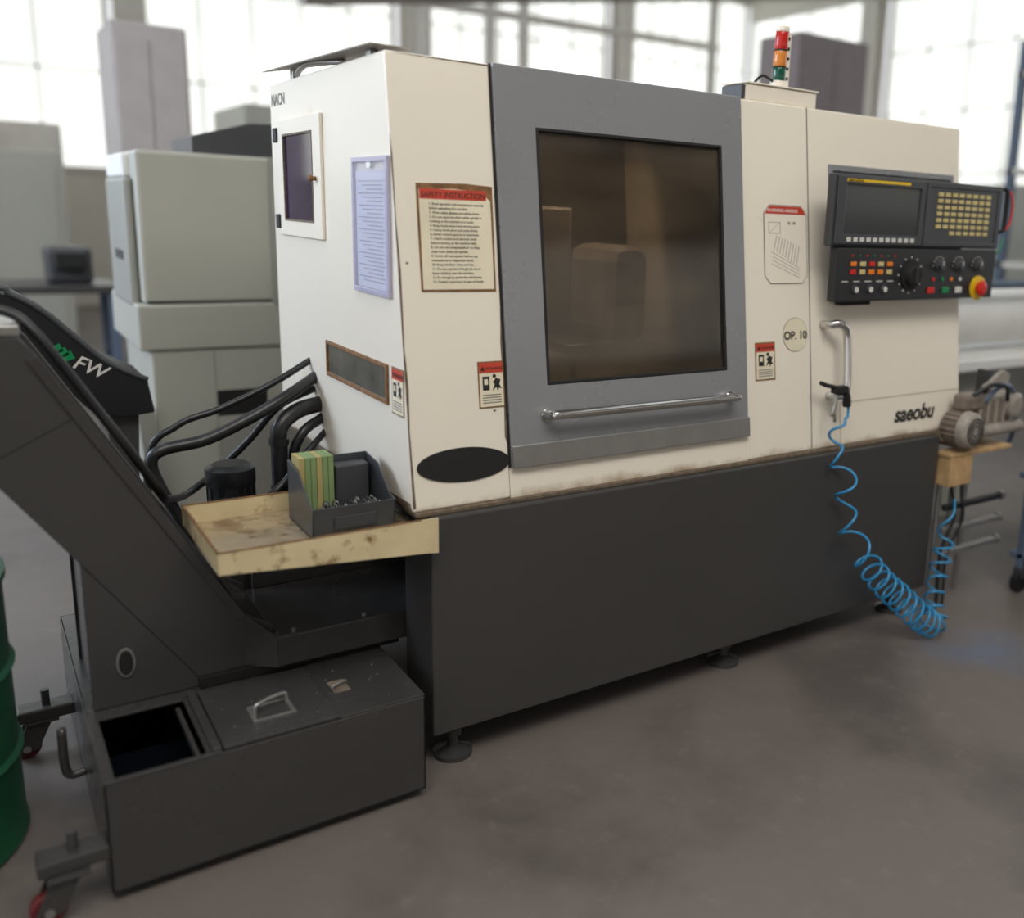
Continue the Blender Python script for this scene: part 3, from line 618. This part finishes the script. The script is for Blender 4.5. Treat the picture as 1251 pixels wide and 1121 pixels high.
for i,z in enumerate((.14,.47,.78)): box('shelf_%d'%i,2.47,3.13,-.63,-.03,z,z+.025,'cartb',ct,.004)
# ------------------------------------------------------------ hall
def plane(n,vs,m): return mesh(n,vs,[[0,1,2,3]],m)
plane('floor',[(-7,-7,0),(14,-7,0),(14,14,0),(-7,14,0)],'floor')
YW=12.0;XW=11.5;ZC=6.0
box('wall_back',-7,14,YW,YW+.2,0,1.7,'wallm')
box('wall_back_upper',-7,14,YW,YW+.2,5.3,ZC,'wallm')
box('wall_right',XW,XW+.2,-2,YW,0,1.3,'wallm')
box('wall_right_upper',XW,XW+.2,-2,YW,5.0,ZC,'wallm')
def window(n,mp,a0,a1,b0,b1,cols,rows,m='win'):
    r=root(n);slab('pane',mp,a0,a1,b0,b1,-.05,-.03,m,r)
    ring('frame',mp,(a0,a1,b0,b1),(a0+.05,a1-.05,b0+.05,b1-.05),-.03,.04,'mull',r)
    for i in range(1,cols): x=a0+(a1-a0)*i/cols;slab('mullion_v%d'%i,mp,x-.014,x+.014,b0,b1,-.03,-.01,'mull',r)
    for i in range(1,rows): z=b0+(b1-b0)*i/rows;slab('mullion_h%d'%i,mp,a0,a1,z-.014,z+.014,-.03,-.01,'mull',r)
w=[(-6.8,-3.2),(-3,.9),(1.3,4.6),(5.0,8.3),(8.7,11.4)]
for i,(a,b) in enumerate(w): window('window_%d'%(i+1),mY(YW),a,b,1.7,5.3,5,3)
mW=lambda y,z,w=0:Vector((XW-w,y,z))
for i,(a,b) in enumerate(((-1.8,1.6),(2.0,5.2),(5.6,8.6),(9.0,11.9))): window('window_%d'%(i+6),mW,a,b,1.3,5.0,4,4)
# opposite side of the bay (behind the photographer): brown cladding, unseen glowing window band added to reflect in the door glass
box('wall_front',-7,14,-7.2,-7,0,1.5,'wallf');box('wall_front_upper',-7,14,-7.2,-7,2.9,ZC,'wallf')
mB=lambda x,z,w=0:Vector((x,-7+w,z))
for i in range(6): window('window_%d'%(i+10),mB,-6.8+i*3.5,-3.3+i*3.5,1.5,2.9,8,2,'winf')
r=root('tubular_roof_arch')
for k in range(4):
    tube('arch_%d'%k,[(x,-6.2+.3*k,2.9+.4*k+.9*(1-((x-4)/9)**2)) for x in range(-5,14,2)],.05,'white',r,6,8)
for i,x in enumerate((-3.1,1.1,4.8,8.5)):
    r=root('steel_column');box('web',x-.02,x+.02,YW-.35,YW-.06,0,ZC,'beam',r);box('flange_a',x-.14,x+.14,YW-.37,YW-.34,0,ZC,'beam',r);box('flange_b',x-.14,x+.14,YW-.08,YW-.05,0,ZC,'beam',r)
for i,y in enumerate((1.8,5.4,8.8)):
    r=root('steel_column');box('web',XW-.35,XW-.06,y-.02,y+.02,0,ZC,'beam',r);box('flange_a',XW-.37,XW-.34,y-.14,y+.14,0,ZC,'beam',r);box('flange_b',XW-.08,XW-.05,y-.14,y+.14,0,ZC,'beam',r)
for i in range(7):
    box('ceiling' if i==0 else 'ceiling_%d'%i,-7+i*3,-7+i*3+2.1,-7,14,ZC,ZC+.1,'ceil',None,0)
    box('skylight_%d'%(i+1),-7+i*3+2.1,-7+i*3+3,-7,14,ZC+.02,ZC+.08,'sky',None,0)
for k,y in enumerate((-5,-2,1.5,5,8.5)):
    r=root('roof_truss');box('bottom_chord',-7,14,y-.05,y+.05,4.95,5.05,'beam',r,0);box('top_chord',-7,14,y-.05,y+.05,5.85,5.95,'beam',r,0)
    for i in range(20):
        a=-6.8+i;tube('diag_%d'%i,[(a,y,5.0 if i%2 else 5.9),(a+1,y,5.9 if i%2 else 5.0)],.035,'beam',r,0,6)
# background equipment
def cabinet(n,x0,x1,y0,y1,z1,m,m2='mach2',win=True):
    r=root(n);box('carcass',x0,x1,y0,y1,.06,z1,m,r,.02);box('plinth',x0+.04,x1-.04,y0+.04,y1,0,.06,'gap',r,0)
    w=x1-x0
    slab('door_leaf_a',mY(y0),x0+w*.04,x0+w*.49,.15,z1-.1,0,.012,m,r,.006);slab('door_leaf_b',mY(y0),x0+w*.51,x0+w*.96,.15,z1-.1,0,.012,m,r,.006)
    slab('handle',mY(y0),x0+w*.46,x0+w*.475,z1*.45,z1*.55,.012,.03,'gap',r)
    if win: slab('window',mY(y0),x0+w*.1,x0+w*.42,z1*.55,z1*.85,.012,.018,'screen',r)
    return r
cabinet('electrical_cabinet',.02,.47,5,5.6,2.5,'mauve',win=False)
cabinet('electrical_cabinet',6.0,7.0,5,5.6,3.25,'dmauve',win=False)
cabinet('machine_tool',-1.6,-.1,7.2,8.4,1.75,'mach')
cabinet('machine_tool',-.9,.1,9.5,10.5,2.1,'beam')
cabinet('machine_tool',1.4,3.4,7.5,8.8,2.3,'mach')
cabinet('machine_tool',4.0,5.2,8.5,9.7,2.9,'mauve')
cabinet('machine_tool',8.4,10.2,3.0,4.6,1.9,'mach')
wb=root('work_bench');box('top',-.85,-.03,4.9,5.5,.80,.85,'dark',wb);box('vise',-.42,-.16,5.1,5.4,.85,1.08,'plast',wb,.03);box('vise_jaw',-.38,-.2,5.0,5.1,.95,1.06,'black',wb,.01)
for i,(x,y) in enumerate(((-.83,4.92),(-.1,4.92),(-.83,5.43),(-.1,5.43))): box('leg_%d'%i,x,x+.05,y,y+.05,0,.8,'cartb',wb)
box('lower_shelf',-.8,-.08,4.95,5.45,.3,.34,'dark',wb);box('tool_box',-.78,-.55,5.0,5.3,.34,.55,'cartb',wb,.01)
rk=root('storage_rack')
for i,(x,y) in enumerate(((6.6,2.2),(8.0,2.2),(6.6,2.9),(8.0,2.9))): box('post_%d'%i,x,x+.07,y,y+.07,0,3.0,'cartb',rk)
for i,z in enumerate((.3,1.1,1.9,2.7)): box('shelf_%d'%i,6.6,8.07,2.2,2.97,z,z+.05,'beam',rk)
for i in range(5): box('carton_%d'%i,6.7+i*.26,6.9+i*.26,2.3,2.7,1.15,1.4+.06*(i%3),'wood' if i%2 else 'white',rk,.01)
dk=root('ventilation_duct')
cyl('duct_run',(1.5,6,3.1),(9,6,4.3),.16,'mauve',dk);cyl('duct_drop',(2.75,6,3.2),(2.25,5.9,4.9),.22,'motor',dk)
cyl('duct_hanger_a',(1.6,6,3.1),(1.6,6,ZC),.02,'gap',dk);cyl('duct_hanger_b',(8.8,6,4.3),(8.8,6,ZC),.02,'gap',dk)
pr=root('pipe_rack')
for i,x in enumerate((4.2,5.1,5.6,8.9)): cyl('riser_%d'%i,(x,9.9,0),(x,9.9,ZC),.08,'beam',pr)
for i,z in enumerate((3.9,4.6)): cyl('header_%d'%i,(1.2,9.9,z),(9,9.9,z+.1),.06,'beam',pr)
# ------------------------------------------------------------ lights & world
wd=bpy.data.worlds.new('world');sc.world=wd;wd.use_nodes=True
bg=wd.node_tree.nodes['Background'];bg.inputs[0].default_value=(.96,.97,1,1);bg.inputs[1].default_value=1.0
def area(n,loc,target,sx,sy,power,col):
    l=bpy.data.lights.new(n,'AREA');l.shape='RECTANGLE';l.size=sx;l.size_y=sy;l.energy=power;l.color=col
    o=bpy.data.objects.new(n,l);sc.collection.objects.link(o);o.location=loc
    o.rotation_euler=(Vector(target)-Vector(loc)).to_track_quat('-Z','Y').to_euler();return o
area('skylight_daylight',(-.2,-2.8,5.6),(.9,0,.8),5,2.5,290,(1,.97,.92))  # added fill lamp, out of view, brightens the machine front
area('rear_left_daylight',(-4.0,3.2,3.2),(0,.9,1.6),2.5,2.0,220,(.66,.80,1))
area('rear_daylight',(4,7,5.4),(1.0,.5,.8),4,3,150,(.95,.97,1))
area('machine_work_light',(.65,.42,1.685),(.65,.45,1.0),.5,.1,7,(1,.90,.76))  # added lamp that lifts the dark interior behind the door glass
# ------------------------------------------------------------ camera
yaw,pitch,roll=.9372,-.2118,-.0401
cyw,syw=math.cos(yaw),math.sin(yaw);cpp,spp=math.cos(pitch),math.sin(pitch)
fw=Vector((cyw*cpp,syw*cpp,spp));rt=Vector((syw,-cyw,0));dn=fw.cross(rt)
r_=rt*math.cos(roll)+dn*math.sin(roll);d_=-rt*math.sin(roll)+dn*math.cos(roll)
cd=bpy.data.cameras.new('camera');co=bpy.data.objects.new('camera',cd);sc.collection.objects.link(co)
mw=Matrix((( r_.x,-d_.x,-fw.x,-.8804),(r_.y,-d_.y,-fw.y,-2.064),(r_.z,-d_.z,-fw.z,1.4364),(0,0,0,1)))
co.matrix_world=mw
cd.sensor_fit='HORIZONTAL';cd.sensor_width=36;cd.lens=1147.66/1251*36
cd.shift_x=-(789.06-625.5)/1251;cd.shift_y=(508.56-560.5)/1251
cd.clip_end=100;cd.dof.use_dof=True;cd.dof.focus_distance=2.6;cd.dof.aperture_fstop=1.0
sc.camera=co
